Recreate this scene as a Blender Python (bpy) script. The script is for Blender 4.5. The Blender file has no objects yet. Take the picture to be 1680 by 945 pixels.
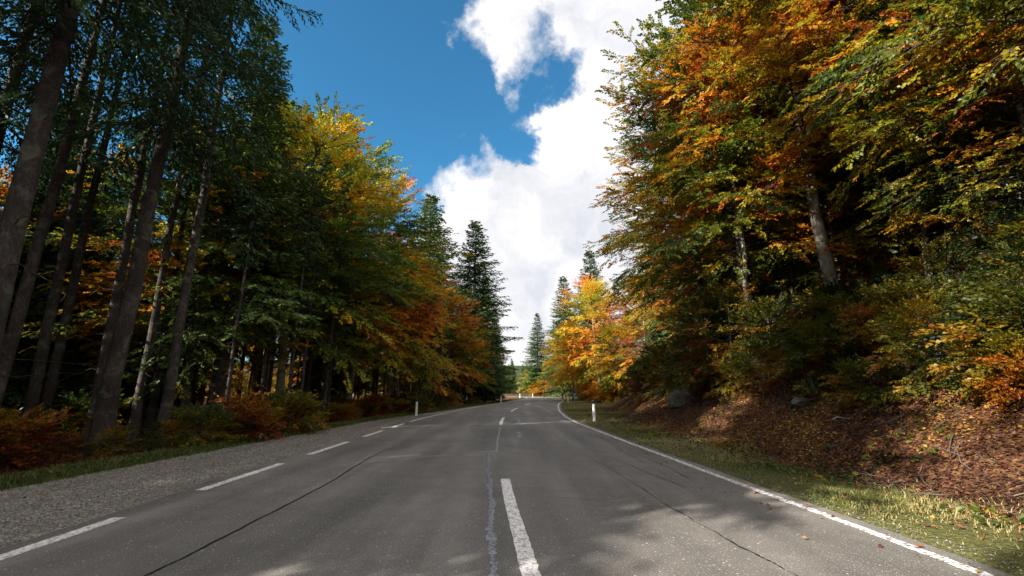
import bpy, math, random
import numpy as np
R = math.radians
PI = math.pi
sc = bpy.context.scene
col = sc.collection

# ------------------------------------------------------------------ camera, sky, sun, exposure
F_MM = 15.5
FPX = 1680 * F_MM / 36.0
PITCH = math.atan(167.5 / FPX)
CAM_H = 1.4
cam = bpy.data.cameras.new('camera')
cam.lens = F_MM
cam.sensor_width = 36.0
cam.clip_start = 0.05
cam.clip_end = 3000
camo = bpy.data.objects.new('camera', cam)
col.objects.link(camo)
camo.location = (0, 0, CAM_H)
camo.rotation_euler = (R(90) + PITCH, 0, 0)
sc.camera = camo

sc.view_settings.view_transform = 'Standard'
sc.view_settings.look = 'None'
sc.view_settings.exposure = 1.8
sc.view_settings.gamma = 1
sc.view_settings.use_curve_mapping = False

SUN_AZ = R(-122)     # compass angle of the sun, clockwise from +Y (the way we look)
SUN_EL = R(27)
to_sun = np.array([math.sin(SUN_AZ) * math.cos(SUN_EL), math.cos(SUN_AZ) * math.cos(SUN_EL), math.sin(SUN_EL)])
sun = bpy.data.lights.new('sun', 'SUN')
sun.energy = 5.0
sun.angle = R(0.5)
sun.color = (1.0, 0.93, 0.82)
suno = bpy.data.objects.new('sun', sun)
col.objects.link(suno)
suno.location = (0, 0, 60)
from mathutils import Vector
suno.rotation_euler = Vector((-to_sun[0], -to_sun[1], -to_sun[2])).to_track_quat('-Z', 'Y').to_euler()

c = sc.cycles
c.max_bounces = 8
c.diffuse_bounces = 6
c.glossy_bounces = 2
c.transmission_bounces = 4
c.transparent_max_bounces = 8
c.caustics_reflective = False
c.caustics_refractive = False
c.sample_clamp_indirect = 8.0
c.use_adaptive_sampling = True
c.adaptive_threshold = 0.02
c.use_denoising = True
try:
    c.denoiser = 'OPENIMAGEDENOISE'
    c.denoising_prefilter = 'ACCURATE'
except Exception:
    pass


def pix_dir(px, py):
    u, v = (px - 840), (472.5 - py)
    d = np.array([u, FPX * math.cos(PITCH) - v * math.sin(PITCH), FPX * math.sin(PITCH) + v * math.cos(PITCH)])
    return d / np.linalg.norm(d)


class NT:
    """small helper to wire node trees"""
    def __init__(s, nt):
        s.nt = nt
        nt.nodes.clear()

    def n(s, t, **kw):
        nd = s.nt.nodes.new(t)
        ins = kw.pop('ins', {})
        for k, v in kw.items():
            setattr(nd, k, v)
        for k, v in ins.items():
            s.set(nd.inputs[k], v)
        return nd

    def set(s, sock, v):
        if isinstance(v, bpy.types.NodeSocket):
            s.nt.links.new(v, sock)
        elif isinstance(v, bpy.types.Node):
            s.nt.links.new(v.outputs[0], sock)
        else:
            sock.default_value = v

    def math(s, op, a, b=None, clamp=False):
        nd = s.n('ShaderNodeMath', operation=op, use_clamp=clamp)
        s.set(nd.inputs[0], a)
        if b is not None:
            s.set(nd.inputs[1], b)
        return nd.outputs[0]

    def mix(s, f, a, b, blend='MIX'):
        nd = s.n('ShaderNodeMix', data_type='RGBA', blend_type=blend)
        s.set(nd.inputs[0], f)
        for i, v in ((6, a), (7, b)):
            if isinstance(v, tuple) and len(v) == 3:
                v = (*v, 1)
            s.set(nd.inputs[i], v)
        return nd.outputs[2]

    def noise(s, vec, scale, detail=4, rough=.55, dist=0.0, dim='3D'):
        nd = s.n('ShaderNodeTexNoise', noise_dimensions=dim)
        if vec is not None:
            s.set(nd.inputs['Vector'], vec)
        s.set(nd.inputs['Scale'], scale)
        s.set(nd.inputs['Detail'], detail)
        s.set(nd.inputs['Roughness'], rough)
        s.set(nd.inputs['Distortion'], dist)
        return nd.outputs[0]

    def rng(s, v, a, b, c_=0.0, d=1.0, kind='LINEAR'):
        nd = s.n('ShaderNodeMapRange', interpolation_type=kind)
        s.set(nd.inputs[0], v)
        for i, x in ((1, a), (2, b), (3, c_), (4, d)):
            s.set(nd.inputs[i], x)
        return nd.outputs[0]

    def ramp(s, v, stops):
        nd = s.n('ShaderNodeValToRGB')
        el = nd.color_ramp.elements
        while len(el) > 1:
            el.remove(el[-1])
        for i, (p, cl) in enumerate(stops):
            e = el[0] if i == 0 else el.new(p)
            e.position = p
            e.color = (*cl, 1)
        s.set(nd.inputs[0], v)
        return nd.outputs[0]


world = bpy.data.worlds.new('World')
sc.world = world
world.use_nodes = True
w = NT(world.node_tree)
sky = w.n('ShaderNodeTexSky', sky_type='NISHITA')
sky.sun_disc = False
sky.sun_elevation = SUN_EL
sky.sun_rotation = SUN_AZ
sky.altitude = 900
sky.air_density = 1.0
sky.dust_density = 0.15
sky.ozone_density = 2.2
tc = w.n('ShaderNodeTexCoord')
gen = tc.outputs['Generated']
# warp the lookup direction so that the cloud banks get torn edges
wn = w.n('ShaderNodeTexNoise', ins={'Vector': gen, 'Scale': 5.5, 'Detail': 8.0, 'Roughness': .62})
wv = w.n('ShaderNodeVectorMath', operation='SUBTRACT')
w.set(wv.inputs[0], wn.outputs['Color'])
wv.inputs[1].default_value = (.5, .5, .5)
ws = w.n('ShaderNodeVectorMath', operation='SCALE')
w.set(ws.inputs[0], wv.outputs[0])
ws.inputs['Scale'].default_value = 0.26
wa = w.n('ShaderNodeVectorMath', operation='ADD')
w.set(wa.inputs[0], gen)
w.set(wa.inputs[1], ws.outputs[0])
wnrm = w.n('ShaderNodeVectorMath', operation='NORMALIZE')
w.set(wnrm.inputs[0], wa.outputs[0])
# cloud banks as directions in the sky (the numbers are where they stand round the horizon)
BL = [(860, 400, 95, 1.0), (850, 470, 130, 1.4), (900, 560, 150, 1.4), (870, 640, 120, 1.1), (965, 320, 75, 1.3), (1010, 200, 75, 1.2),
      (1040, 100, 90, 1.1), (1060, 0, 100, 1.2), (1300, 200, 330, 1.2), (985, 20, 45, .7), (860, 15, 75, .75), (805, 80, 55, .45), (875, 100, 50, .44),
      (900, 170, 60, .55), (935, 235, 55, .66), (722, 265, 44, .75), (738, 340, 52, .62), (815, 290, 50, .72), (1250, -350, 330, .8), (760, 600, 230, .8), (860, 330, 45, .5),
      (300, 500, 260, .4), (925, 80, 62, -1.7), (845, 190, 45, -.6), (885, 245, 36, -1.1), (775, 300, 20, -.6), (660, 160, 110, -.3), (480, 60, 260, -.5), (962, 115, 40, -1.2), (845, 130, 60, -.35)]
acc = None
for (px, py, rad, wt) in BL:
    d = pix_dir(px, py)
    ang = math.atan(rad / FPX)
    dt = w.n('ShaderNodeVectorMath', operation='DOT_PRODUCT')
    w.set(dt.inputs[0], wnrm.outputs[0])
    dt.inputs[1].default_value = tuple(d)
    m_ = w.rng(dt.outputs['Value'], math.cos(ang * 1.6), math.cos(ang * .05), 0, wt, 'SMOOTHSTEP')
    acc = m_ if acc is None else w.math('ADD', acc, m_)
fb = w.noise(gen, 7.0, 9, .6, .3)
fb2 = w.noise(gen, 30.0, 5, .6, .2)
dens = w.math('ADD', acc, w.rng(fb, .3, .7, -.42, .36))
dens = w.math('ADD', dens, w.rng(fb2, .3, .7, -.24, .24))
alpha = w.rng(dens, .16, 1.22, 0, 1, 'SMOOTHSTEP')
# cloud body: white with soft pale grey folds
fold = w.noise(wa.outputs[0], 6.0, 6, .55, .4)
ccol = w.mix(w.rng(fold, .35, .66), (3.0, 3.1, 3.35), (4.5, 4.4, 4.4))
skyt = w.mix(1.0, sky.outputs[0], (.30, .76, .85), 'MULTIPLY')
# unseen bright cloud added overhead and behind us to lift the fill light
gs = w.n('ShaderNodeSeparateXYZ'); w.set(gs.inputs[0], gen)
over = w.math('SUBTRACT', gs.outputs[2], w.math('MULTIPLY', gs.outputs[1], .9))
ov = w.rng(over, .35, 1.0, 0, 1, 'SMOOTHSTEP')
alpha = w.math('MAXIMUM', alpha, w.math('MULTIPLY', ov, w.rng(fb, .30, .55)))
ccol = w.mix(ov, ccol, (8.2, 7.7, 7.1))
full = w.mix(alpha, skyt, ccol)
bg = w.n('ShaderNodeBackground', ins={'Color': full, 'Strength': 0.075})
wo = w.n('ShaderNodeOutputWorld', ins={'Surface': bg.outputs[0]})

# ------------------------------------------------------------------ the road's course and the lie of the land
RN = np.array([  # x, y of the centre line; distance to the left and the right edge line
    (1.8, -60, 5.4, 2.8), (1.6, -30, 5.4, 2.8), (.92, -8, 5.3, 2.8), (.51, -2, 4.9, 3.2), (.12, 3.8, 4.5, 3.55), (-.13, 7.5, 4.35, 3.6), (-.42, 15, 4.15, 3.5),
    (-.5, 22, 4.1, 3.35), (-.25, 28, 3.9, 3.3), (.26, 35, 3.7, 3.3), (1.6, 47, 3.4, 3.2), (3.2, 58, 3.3, 3.2),
    (4.6, 68, 3.2, 3.1), (5.8, 79, 3.2, 3.1), (5.3, 89, 3.2, 3.1), (1.5, 97, 3.2, 3.1), (-5, 102, 3.2, 3.1),
    (-18, 106, 3.2, 3.1), (-45, 107, 3.2, 3.1), (-90, 100, 3.2, 3.1)])


def catmull(P, n=24):
    out = []
    for i in range(1, len(P) - 2):
        p0, p1, p2, p3 = P[i - 1], P[i], P[i + 1], P[i + 2]
        for t in np.arange(n) / n:
            out.append(.5 * (2 * p1 + (p2 - p0) * t + (2 * p0 - 5 * p1 + 4 * p2 - p3) * t ** 2 + (-p0 + 3 * p1 - 3 * p2 + p3) * t ** 3))
    return np.array(out)


RC = catmull(np.vstack([RN[0] * 2 - RN[1], RN, RN[-1] * 2 - RN[-2]]))
_t = np.gradient(RC[:, :2], axis=0)
_t /= np.linalg.norm(_t, axis=1)[:, None]
RTAN = _t
RNRM = np.stack([_t[:, 1], -_t[:, 0]], 1)        # points to the right of the road


def lateral(x, y):
    """signed distance right of the centre line, and the road sample it belongs to"""
    x = np.atleast_1d(np.asarray(x, float)).ravel()
    y = np.atleast_1d(np.asarray(y, float)).ravel()
    idx = np.empty(len(x), int)
    for i in range(0, len(x), 4000):
        dx = x[i:i + 4000, None] - RC[None, :, 0]
        dy = y[i:i + 4000, None] - RC[None, :, 1]
        idx[i:i + 4000] = np.argmin(dx * dx + dy * dy, 1)
    vx, vy = x - RC[idx, 0], y - RC[idx, 1]
    s = vx * RNRM[idx, 0] + vy * RNRM[idx, 1]
    d = np.hypot(vx, vy)
    return np.where(s >= 0, d, -d), idx


RY = RC[:, 1].copy()
RLEN = np.concatenate([[0], np.cumsum(np.linalg.norm(np.diff(RC[:, :2], axis=0), axis=1))])
SH_OUT = np.interp(RLEN - RLEN[np.argmin(np.abs(RY))], [-70, 3, 8, 20, 34, 44], [2.9, 2.8, 2.5, 1.75, .5, .3])   # gravel shoulder beyond the left line
_sy = RLEN - RLEN[np.argmin(np.abs(RY))]
VERGE = np.interp(_sy, [-70, 8, 20, 41, 60, 80, 110], [1.7, 1.9, 2.3, 4.2, 5.5, 6, 6])
BANKF = np.interp(_sy, [-70, 34, 44, 60, 70], [1, 1, .75, .10, .10])

rs = np.random.RandomState(5)
_wk = [(rs.uniform(-1, 1, 2) * f, rs.uniform(0, 6.28), a) for f, a in ((.35, .22), (.5, .16), (.9, .10), (1.3, .07), (2.1, .045), (2.6, .04), (4.5, .018), (6., .015)) for _ in range(2)]


def bumps(x, y):
    return sum(a * np.sin(k[0] * x + k[1] * y + p) for k, p, a in _wk)


def ss(t):
    t = np.clip(t, 0, 1)
    return t * t * (3 - 2 * t)


def ground_h(x, y):
    d, i = lateral(x, y)
    x = np.atleast_1d(x).ravel(); y = np.atleast_1d(y).ravel()
    re = d - (RC[i, 3] + .22)              # beyond the right edge of the asphalt
    le = -d - (RC[i, 2] + .25)             # beyond the left edge of the asphalt
    h = np.full(len(x), -.05)
    n = bumps(x, y)
    # right: verge, then the cut bank, then the wooded slope
    t = re - VERGE[i]
    bank = np.where(t > 0, .13 * t + .47 * np.maximum(t - .25, 0) * ss(t / 1.2), 0)
    bank = np.where(t > 6, bank[...] * 0 + (.13 * 6 + .47 * 5.75) + (t - 6) * .34, bank)
    bank = bank * BANKF[i]
    bank = np.minimum(bank, 26 + 0 * bank)
    hr = -.05 + .06 * ss(re / .3) + bank + n * .55 * ss(t / 3) * (.3 + .7 * BANKF[i]) + .05 * ss(re) * n
    # left: shoulder, verge, then a forest floor a little lower
    tl = le - SH_OUT[i]
    hl = np.where(tl < 0, -.02, -.02 + .03 * ss(tl / .3)) - .35 * ss((tl - .5) / 3) + n * .6 * ss((tl - .8) / 3)
    h = np.where(re > 0, hr, h)
    h = np.where(le > 0, np.where(le < .02, -.05, hl), h)
    far = np.hypot(x, y - 40)
    h = h + 26 * ss((far - 95) / 160) * (x < 0) * (y < 60) + 14 * ss((y - 150) / 300)
    return h


def gh1(x, y):
    return float(ground_h(np.array([x]), np.array([y]))[0])


# ------------------------------------------------------------------ mesh helpers
def mesh_from(name, V, F4=None, F3=None, attrs=None, smooth=False):
    """V (n,3); F4 (m,4) quads and/or F3 (m,3) triangles; attrs = {name: per-vertex floats}"""
    me = bpy.data.meshes.new(name)
    V = np.asarray(V, np.float32)
    me.vertices.add(len(V))
    me.vertices.foreach_set('co', V.ravel())
    loops, starts, tot = [], [], 0
    if F4 is not None and len(F4):
        F4 = np.asarray(F4, np.int32)
        loops.append(F4.ravel()); starts.append(np.arange(len(F4)) * 4); tot = len(F4) * 4
    if F3 is not None and len(F3):
        F3 = np.asarray(F3, np.int32)
        loops.append(F3.ravel()); starts.append(tot + np.arange(len(F3)) * 3)
    L = np.concatenate(loops).astype(np.int32)
    S = np.concatenate(starts).astype(np.int32)
    me.loops.add(len(L))
    me.loops.foreach_set('vertex_index', L)
    me.polygons.add(len(S))
    me.polygons.foreach_set('loop_start', S)
    me.update(calc_edges=True)
    me.polygons.foreach_set('use_smooth', np.full(len(S), smooth))
    for k, v in (attrs or {}).items():
        a = me.attributes.new(k, 'FLOAT', 'POINT')
        a.data.foreach_set('value', np.asarray(v, np.float32))
    me.update()
    return me


def obj(name, me, mat, parent=None, kind=None):
    o = bpy.data.objects.new(name, me)
    if mat is not None and len(me.materials) == 0:
        me.materials.append(mat)
    col.objects.link(o)
    if parent:
        o.parent = parent
    if kind:
        o['kind'] = kind
    return o


def thing(name, label, cat, loc=(0, 0, 0), rz=0, group=None, sc_=1.0):
    o = bpy.data.objects.new(name, None)
    o.empty_display_size = .2
    col.objects.link(o)
    o.location = loc
    o.rotation_euler = (0, 0, rz)
    o.scale = (sc_, sc_, sc_) if not isinstance(sc_, tuple) else sc_
    o['label'] = label
    o['category'] = cat
    if group:
        o['group'] = group
    return o


class Tubes:
    def __init__(s):
        s.V, s.F, s.A, s.n = [], [], [], 0

    def add(s, P, r, k=6, cap=False):
        P = np.asarray(P, float)
        m = len(P)
        r = np.broadcast_to(np.asarray(r, float), (m,))
        T = np.gradient(P, axis=0)
        T /= np.linalg.norm(T, axis=1)[:, None] + 1e-9
        ref = np.array([0, 0, 1.]) if abs(T[0, 2]) < .8 else np.array([1., 0, 0])
        A = np.cross(T, ref); A /= np.linalg.norm(A, axis=1)[:, None] + 1e-9
        B = np.cross(T, A)
        a = np.arange(k) / k * 2 * PI
        ring = P[:, None] + r[:, None, None] * (A[:, None] * np.cos(a)[None, :, None] + B[:, None] * np.sin(a)[None, :, None])
        i = np.arange(m - 1)[:, None] * k + np.arange(k)[None]
        j = np.arange(m - 1)[:, None] * k + (np.arange(k)[None] + 1) % k
        f = np.stack([i, j, j + k, i + k], -1).reshape(-1, 4) + s.n
        s.V.append(ring.reshape(-1, 3)); s.F.append(f); s.A.append(np.repeat(r, k)); s.n += m * k

    def mesh(s, name):
        return mesh_from(name, np.concatenate(s.V), np.concatenate(s.F), smooth=True, attrs={'girth': np.concatenate(s.A)})


def nrm(v):
    return v / (np.linalg.norm(v, axis=-1, keepdims=True) + 1e-9)


def leaf_template(rng_, n, length, leaf, spread=.9):
    """n diamond leaves set alternately along a twig lying on +X, in the XY plane"""
    V = []
    for i in range(n):
        u = (i + .5) / n
        side = 1 if i % 2 else -1
        base = np.array([u * length, side * .01, -.10 * length * u * u])
        yaw = side * (1.15 - .75 * u) * spread + rng_.normal(0, .25)
        pit = rng_.normal(-.12, .30)
        roll = rng_.normal(0, .45)
        l = leaf * rng_.uniform(.75, 1.2)
        wd = l * .34
        d = np.array([math.cos(yaw) * math.cos(pit), math.sin(yaw) * math.cos(pit), math.sin(pit)])
        sd = np.cross([0, 0, 1], d); sd /= np.linalg.norm(sd)
        nn = np.cross(d, sd)
        sd = sd * math.cos(roll) + nn * math.sin(roll)
        V += [base, base + d * l * .45 + sd * wd + nn * l * .08, base + d * l, base + d * l * .45 - sd * wd + nn * l * .08]
    return np.array(V)


def place_sprays(pos, dirs, ups, templ, which, scale):
    d = nrm(dirs)
    s_ = nrm(np.cross(ups, d))
    n_ = np.cross(d, s_)
    B = np.stack([d, s_, n_], 1)                 # rows = basis
    T = templ[which]                             # (N, m, 3)
    V = np.einsum('nmk,nkj->nmj', T * scale[:, None, None], B) + pos[:, None]
    return V


def rot_az(d, a):
    c_, s_ = np.cos(a), np.sin(a)
    return np.stack([d[..., 0] * c_ - d[..., 1] * s_, d[..., 0] * s_ + d[..., 1] * c_, d[..., 2]], -1)


def clump_noise(P, seed, f=.5):
    r = np.random.RandomState(seed)
    v = 0
    for q, (ff, am) in enumerate(((f, .5), (f * 2.1, .3), (f * 4.3, .2))):
        for _ in range(3):
            k = nrm(r.normal(size=3)) * ff * 2 * PI * .5
            v = v + am / 3 * np.sin(P @ k + r.uniform(0, 6.28))
    return v


def broadleaf(name, seed, H, hb, Rad, nprim=46, nsec=12, nspr=9, leaf=.12, nl=12, r0=.17, spray=.55, lean=0.0, full=1.0, skirt=1.0):
    r = np.random.RandomState(seed)
    tb = Tubes()
    nt_ = 9
    zt = np.linspace(-.4, H * .93, nt_)
    wob = np.cumsum(r.normal(0, .012 * H / 2, (nt_, 2)), 0)
    wob -= wob[0]
    wob[:, 0] += lean * (zt / H) ** 2 * H
    TP = np.stack([wob[:, 0], wob[:, 1], zt], 1)
    tr = r0 * (1 - zt.clip(0) / H) ** .75 + .015
    tr[0] *= 1.35
    tb.add(TP, tr, 9)
    tp = lambda z: np.array([np.interp(z, zt, TP[:, 0]), np.interp(z, zt, TP[:, 1]), z])
    pos_s, dir_s = [], []
    for i in range(nprim):
        t = (i + .5) / nprim
        z0 = hb + (H * .90 - hb) * t ** .92
        az = i * 2.399963 + r.normal(0, .3)
        f = (math.sin(PI * min(.98, t * .74 + .24)) ** .75) * (skirt if t < .3 else 1)
        L = Rad * f * r.uniform(.72, 1.12) / .95
        e = R(8 + 58 * t ** 1.4) + r.normal(0, .1)
        uu = np.linspace(0, 1, 7)
        hdir = np.array([math.cos(az), math.sin(az), 0])
        P = tp(z0)[None] + hdir[None] * (L * uu * math.cos(e * .8))[:, None]
        P[:, 2] += L * (math.sin(e) * uu * 1.15 - (.30 * (1 - t) + .12) * uu ** 2)
        P[:, :2] += np.cumsum(r.normal(0, .02 * L, (7, 2)), 0) * (uu[:, None])
        rb = max(.010, .26 * r0 * (L / Rad) ** 1.1)
        tb.add(P, rb * (1 - uu * .85), 5)
        T = nrm(np.gradient(P, axis=0))
        ns = max(4, int(nsec * L / Rad + .5))
        for k in range(ns):
            u = .16 + .84 * (k + r.uniform(.1, .9)) / ns
            q = np.array([np.interp(u, uu, P[:, a]) for a in range(3)])
            td = nrm(np.array([np.interp(u, uu, T[:, a]) for a in range(3)]))
            sgn = 1 if k % 2 else -1
            sd = rot_az(td, sgn * r.uniform(.5, 1.15) * (1 - .55 * u))
            sd = nrm(sd + np.array([0, 0, r.normal(-.02, .16)]))
            l2 = L * (.62 - .40 * u) * r.uniform(.6, 1.15) + .35
            vv = np.linspace(0, 1, 4)
            Q = q[None] + sd[None] * (l2 * vv)[:, None]
            Q[:, 2] -= .10 * l2 * vv ** 2
            tb.add(Q, rb * .32 * (1 - vv * .75) + .003, 3)
            m = max(2, int(nspr * l2 / (Rad * .4) * full + .5))
            m = min(m, nspr * 2)
            v = r.uniform(.12, 1.0, m)
            v[0] = 1.0
            pos = q[None] + sd[None] * (l2 * v)[:, None]
            pos[:, 2] -= .10 * l2 * v ** 2
            aa = np.where(np.arange(m) % 2, 1, -1) * r.uniform(.2, 1.2, m) * (v < .97)
            dd = rot_az(np.repeat(sd[None], m, 0), aa)
            dd[:, 2] += r.normal(-.05, .2, m)
            pos[:, 2] += r.normal(0, .06, m)
            pos_s.append(pos); dir_s.append(nrm(dd))
    pos = np.concatenate(pos_s); dr = np.concatenate(dir_s)
    N = len(pos)
    templ = np.array([leaf_template(r, nl, spray, leaf) for _ in range(6)])
    ups = nrm(np.array([0, 0, 1.])[None] + r.normal(0, .33, (N, 3)))
    V = place_sprays(pos, dr, ups, templ, r.randint(0, 6, N), r.uniform(.75, 1.25, N))
    tint = clump_noise(pos, seed + 11, .30) * .9 + r.normal(0, .055, N)
    tv = np.repeat(tint[:, None], nl, 1) + r.normal(0, .05, (N, nl))
    tv = np.repeat(tv[:, :, None], 4, 2)
    V = V.reshape(-1, 3)
    F = np.arange(len(V)).reshape(-1, 4)
    return tb.mesh(name + '_wood'), mesh_from(name + '_leaves', V, F, attrs={'tint': tv.ravel()})


def spruce(name, seed, H, hb, Rad, r0=.22, step=.42, per=6, blade=.13, bw=.026, tw=.13, dead=True, droop=1.0, dens=1.0, power=.8):
    r = np.random.RandomState(seed)
    tb = Tubes()
    zt = np.linspace(-.4, H, 12)
    wob = np.cumsum(r.normal(0, .008 * H / 4, (12, 2)), 0); wob -= wob[0]
    tr = r0 * (1 - zt.clip(0) / H) ** .8 + .01
    tr[0] *= 1.5
    tb.add(np.stack([wob[:, 0], wob[:, 1], zt], 1), tr, 10)
    tx = lambda z: np.array([np.interp(z, zt, wob[:, 0]), np.interp(z, zt, wob[:, 1]), z])
    bp, bd, bs = [], [], []
    z = hb
    ph = 0
    while z < H - .15:
        t = (z - hb) / (H - hb)
        ph += .55
        wh = r.uniform(.74, 1.12)
        for k in range(per):
            if r.rand() < .10:
                continue
            az = ph + k * 2 * PI / per + r.normal(0, .22)
            zz = z + r.uniform(-.5, .5) * step
            L = Rad * ((1 - t) ** power) * r.uniform(.6, 1.15) * wh * (.55 + .45 * min(1, t / .10)) + .12
            e = R(-16 + 50 * t ** 1.3) * droop + r.normal(0, .07)
            uu = np.linspace(0, 1, 6)
            h = np.array([math.cos(az), math.sin(az), 0])
            P = tx(zz)[None] + h[None] * (L * uu)[:, None]
            P[:, 2] += L * (math.tan(e) * uu - .30 * (1 - t) * uu ** 2 * droop + .20 * (1 - t) * uu ** 4)
            tb.add(P, np.maximum(.004, .010 * L) * (1 - .8 * uu) + .002, 4)
            T = nrm(np.gradient(P, axis=0))
            nt2 = max(3, int(L / tw * dens))
            u = np.concatenate([(np.arange(nt2) + r.uniform(.1, .9, nt2)) / nt2] * 2)
            sg = np.concatenate([np.ones(nt2), -np.ones(nt2)])
            u = .10 + .90 * u
            q = np.stack([np.interp(u, uu, P[:, a]) for a in range(3)], 1)
            td = nrm(np.stack([np.interp(u, uu, T[:, a]) for a in range(3)], 1))
            sd = rot_az(td, sg * r.uniform(.6, 1.05, len(u)))
            sd[:, 2] -= r.uniform(.05, .5, len(u)) * droop
            sd = nrm(sd)
            l2 = (L * .34 * (1 - u) ** .7 * (.35 + .65 * np.minimum(1, u * 3)) + .12) * r.uniform(.7, 1.2, len(u))
            # the branch tip counts as a twig too
            q = np.vstack([q, P[-2:-1]]); sd = np.vstack([sd, T[-1:]]); l2 = np.append(l2, max(.15, L * .16))
            for a in range(len(q)):
                m = max(2, int(l2[a] / (blade * .42)))
                v = (np.arange(m) + .3) / m
                pp = q[a][None] + sd[a][None] * (l2[a] * v)[:, None]
                pp[:, 2] -= .25 * l2[a] * v ** 2
                bp.append(pp)
                bd.append(np.repeat(sd[a][None], m, 0))
                bs.append(np.where(np.arange(m) % 2, 1, -1))
        z += step * (1 - .35 * t) * r.uniform(.85, 1.15)
    bp = np.concatenate(bp); bd = np.concatenate(bd); bs = np.concatenate(bs)
    N = len(bp)
    # keep it light: thin at random past a limit
    if N > 110000:
        keep = r.rand(N) < 110000 / N
        bp, bd, bs = bp[keep], bd[keep], bs[keep]; N = len(bp)
    d = rot_az(bd, bs * r.uniform(.15, .75, N))
    d[:, 2] -= r.uniform(-.1, .45, N)
    d = nrm(d)
    up = nrm(np.array([0, 0, 1.])[None] + r.normal(0, .5, (N, 3)))
    s_ = nrm(np.cross(up, d))
    ln = blade * r.uniform(.7, 1.3, N)[:, None]
    wd = bw * r.uniform(.7, 1.3, N)[:, None]
    V = np.stack([bp, bp + d * ln * .4 + s_ * wd, bp + d * ln, bp + d * ln * .4 - s_ * wd], 1).reshape(-1, 3)
    tint = np.repeat(clump_noise(bp, seed, .4) * .5 + r.normal(0, .12, N), 4)
    if dead and hb > 2:      # bare dead twigs under the crown
        for i in range(int(hb * 5)):
            zz = r.uniform(1.3, hb + .5)
            az = r.uniform(0, 6.28)
            L = r.uniform(.4, 1.7) * min(1.4, Rad / 2.5)
            P = tx(zz)[None] + np.array([math.cos(az), math.sin(az), 0])[None] * (np.linspace(0, 1, 4) * L)[:, None]
            P[:, 2] -= np.linspace(0, 1, 4) ** 2 * L * r.uniform(-.1, .4)
            P[1:] += r.normal(0, .04, (3, 3))
            tb.add(P, np.array([.012, .008, .006, .003]), 3)
    return tb.mesh(name + '_wood'), mesh_from(name + '_needles', V, np.arange(len(V)).reshape(-1, 4), attrs={'tint': tint})


# ------------------------------------------------------------------ materials
def material(name):
    m = bpy.data.materials.new(name)
    m.use_nodes = True
    return m, NT(m.node_tree)


def leaf_material(name, stops, trans=.42, rough=.5, spread=1.0, base=.5):
    m, t = material(name)
    at = t.n('ShaderNodeAttribute', attribute_name='tint', attribute_type='GEOMETRY')
    oi = t.n('ShaderNodeObjectInfo')
    sep = t.n('ShaderNodeSeparateColor')
    t.set(sep.inputs[0], oi.outputs['Color'])
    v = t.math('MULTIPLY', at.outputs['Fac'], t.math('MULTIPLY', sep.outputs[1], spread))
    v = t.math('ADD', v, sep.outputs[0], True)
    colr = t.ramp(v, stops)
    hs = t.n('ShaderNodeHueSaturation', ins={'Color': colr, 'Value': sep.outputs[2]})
    df = t.n('ShaderNodeBsdfDiffuse', ins={'Color': hs.outputs[0]})
    tr = t.n('ShaderNodeBsdfTranslucent', ins={'Color': hs.outputs[0]})
    mx = t.n('ShaderNodeMixShader', ins={0: trans, 1: df.outputs[0], 2: tr.outputs[0]})
    gl = t.n('ShaderNodeBsdfGlossy', ins={'Roughness': rough, 'Color': (1, 1, 1, 1)})
    m2 = t.n('ShaderNodeMixShader', ins={0: .018, 1: mx.outputs[0], 2: gl.outputs[0]})
    t.n('ShaderNodeOutputMaterial', ins={'Surface': m2.outputs[0]})
    return m


AUTUMN = [(0.0, (.030, .060, .010)), (.18, (.075, .115, .012)), (.34, (.190, .200, .012)), (.47, (.380, .280, .014)), (.58, (.540, .280, .014)),
          (.70, (.500, .150, .012)), (.84, (.330, .070, .012)), (1.0, (.150, .040, .012))]
M_LEAF = leaf_material('autumn_leaf', AUTUMN, .52)
M_NEEDLE = leaf_material('spruce_needle', [(0, (.014, .034, .014)), (.5, (.034, .070, .024)), (1, (.080, .125, .030))], .22, .45)
M_LITTER = leaf_material('fallen_leaf', [(0, (.025, .011, .007)), (.4, (.085, .030, .016)), (.65, (.14, .050, .022)), (.85, (.24, .10, .03)), (1, (.36, .22, .04))], .15, .6)
M_GRASS = leaf_material('grass_blade', [(0, (.028, .060, .010)), (.45, (.070, .105, .020)), (.75, (.20, .18, .055)), (1, (.34, .28, .13))], .35, .5)


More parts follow.
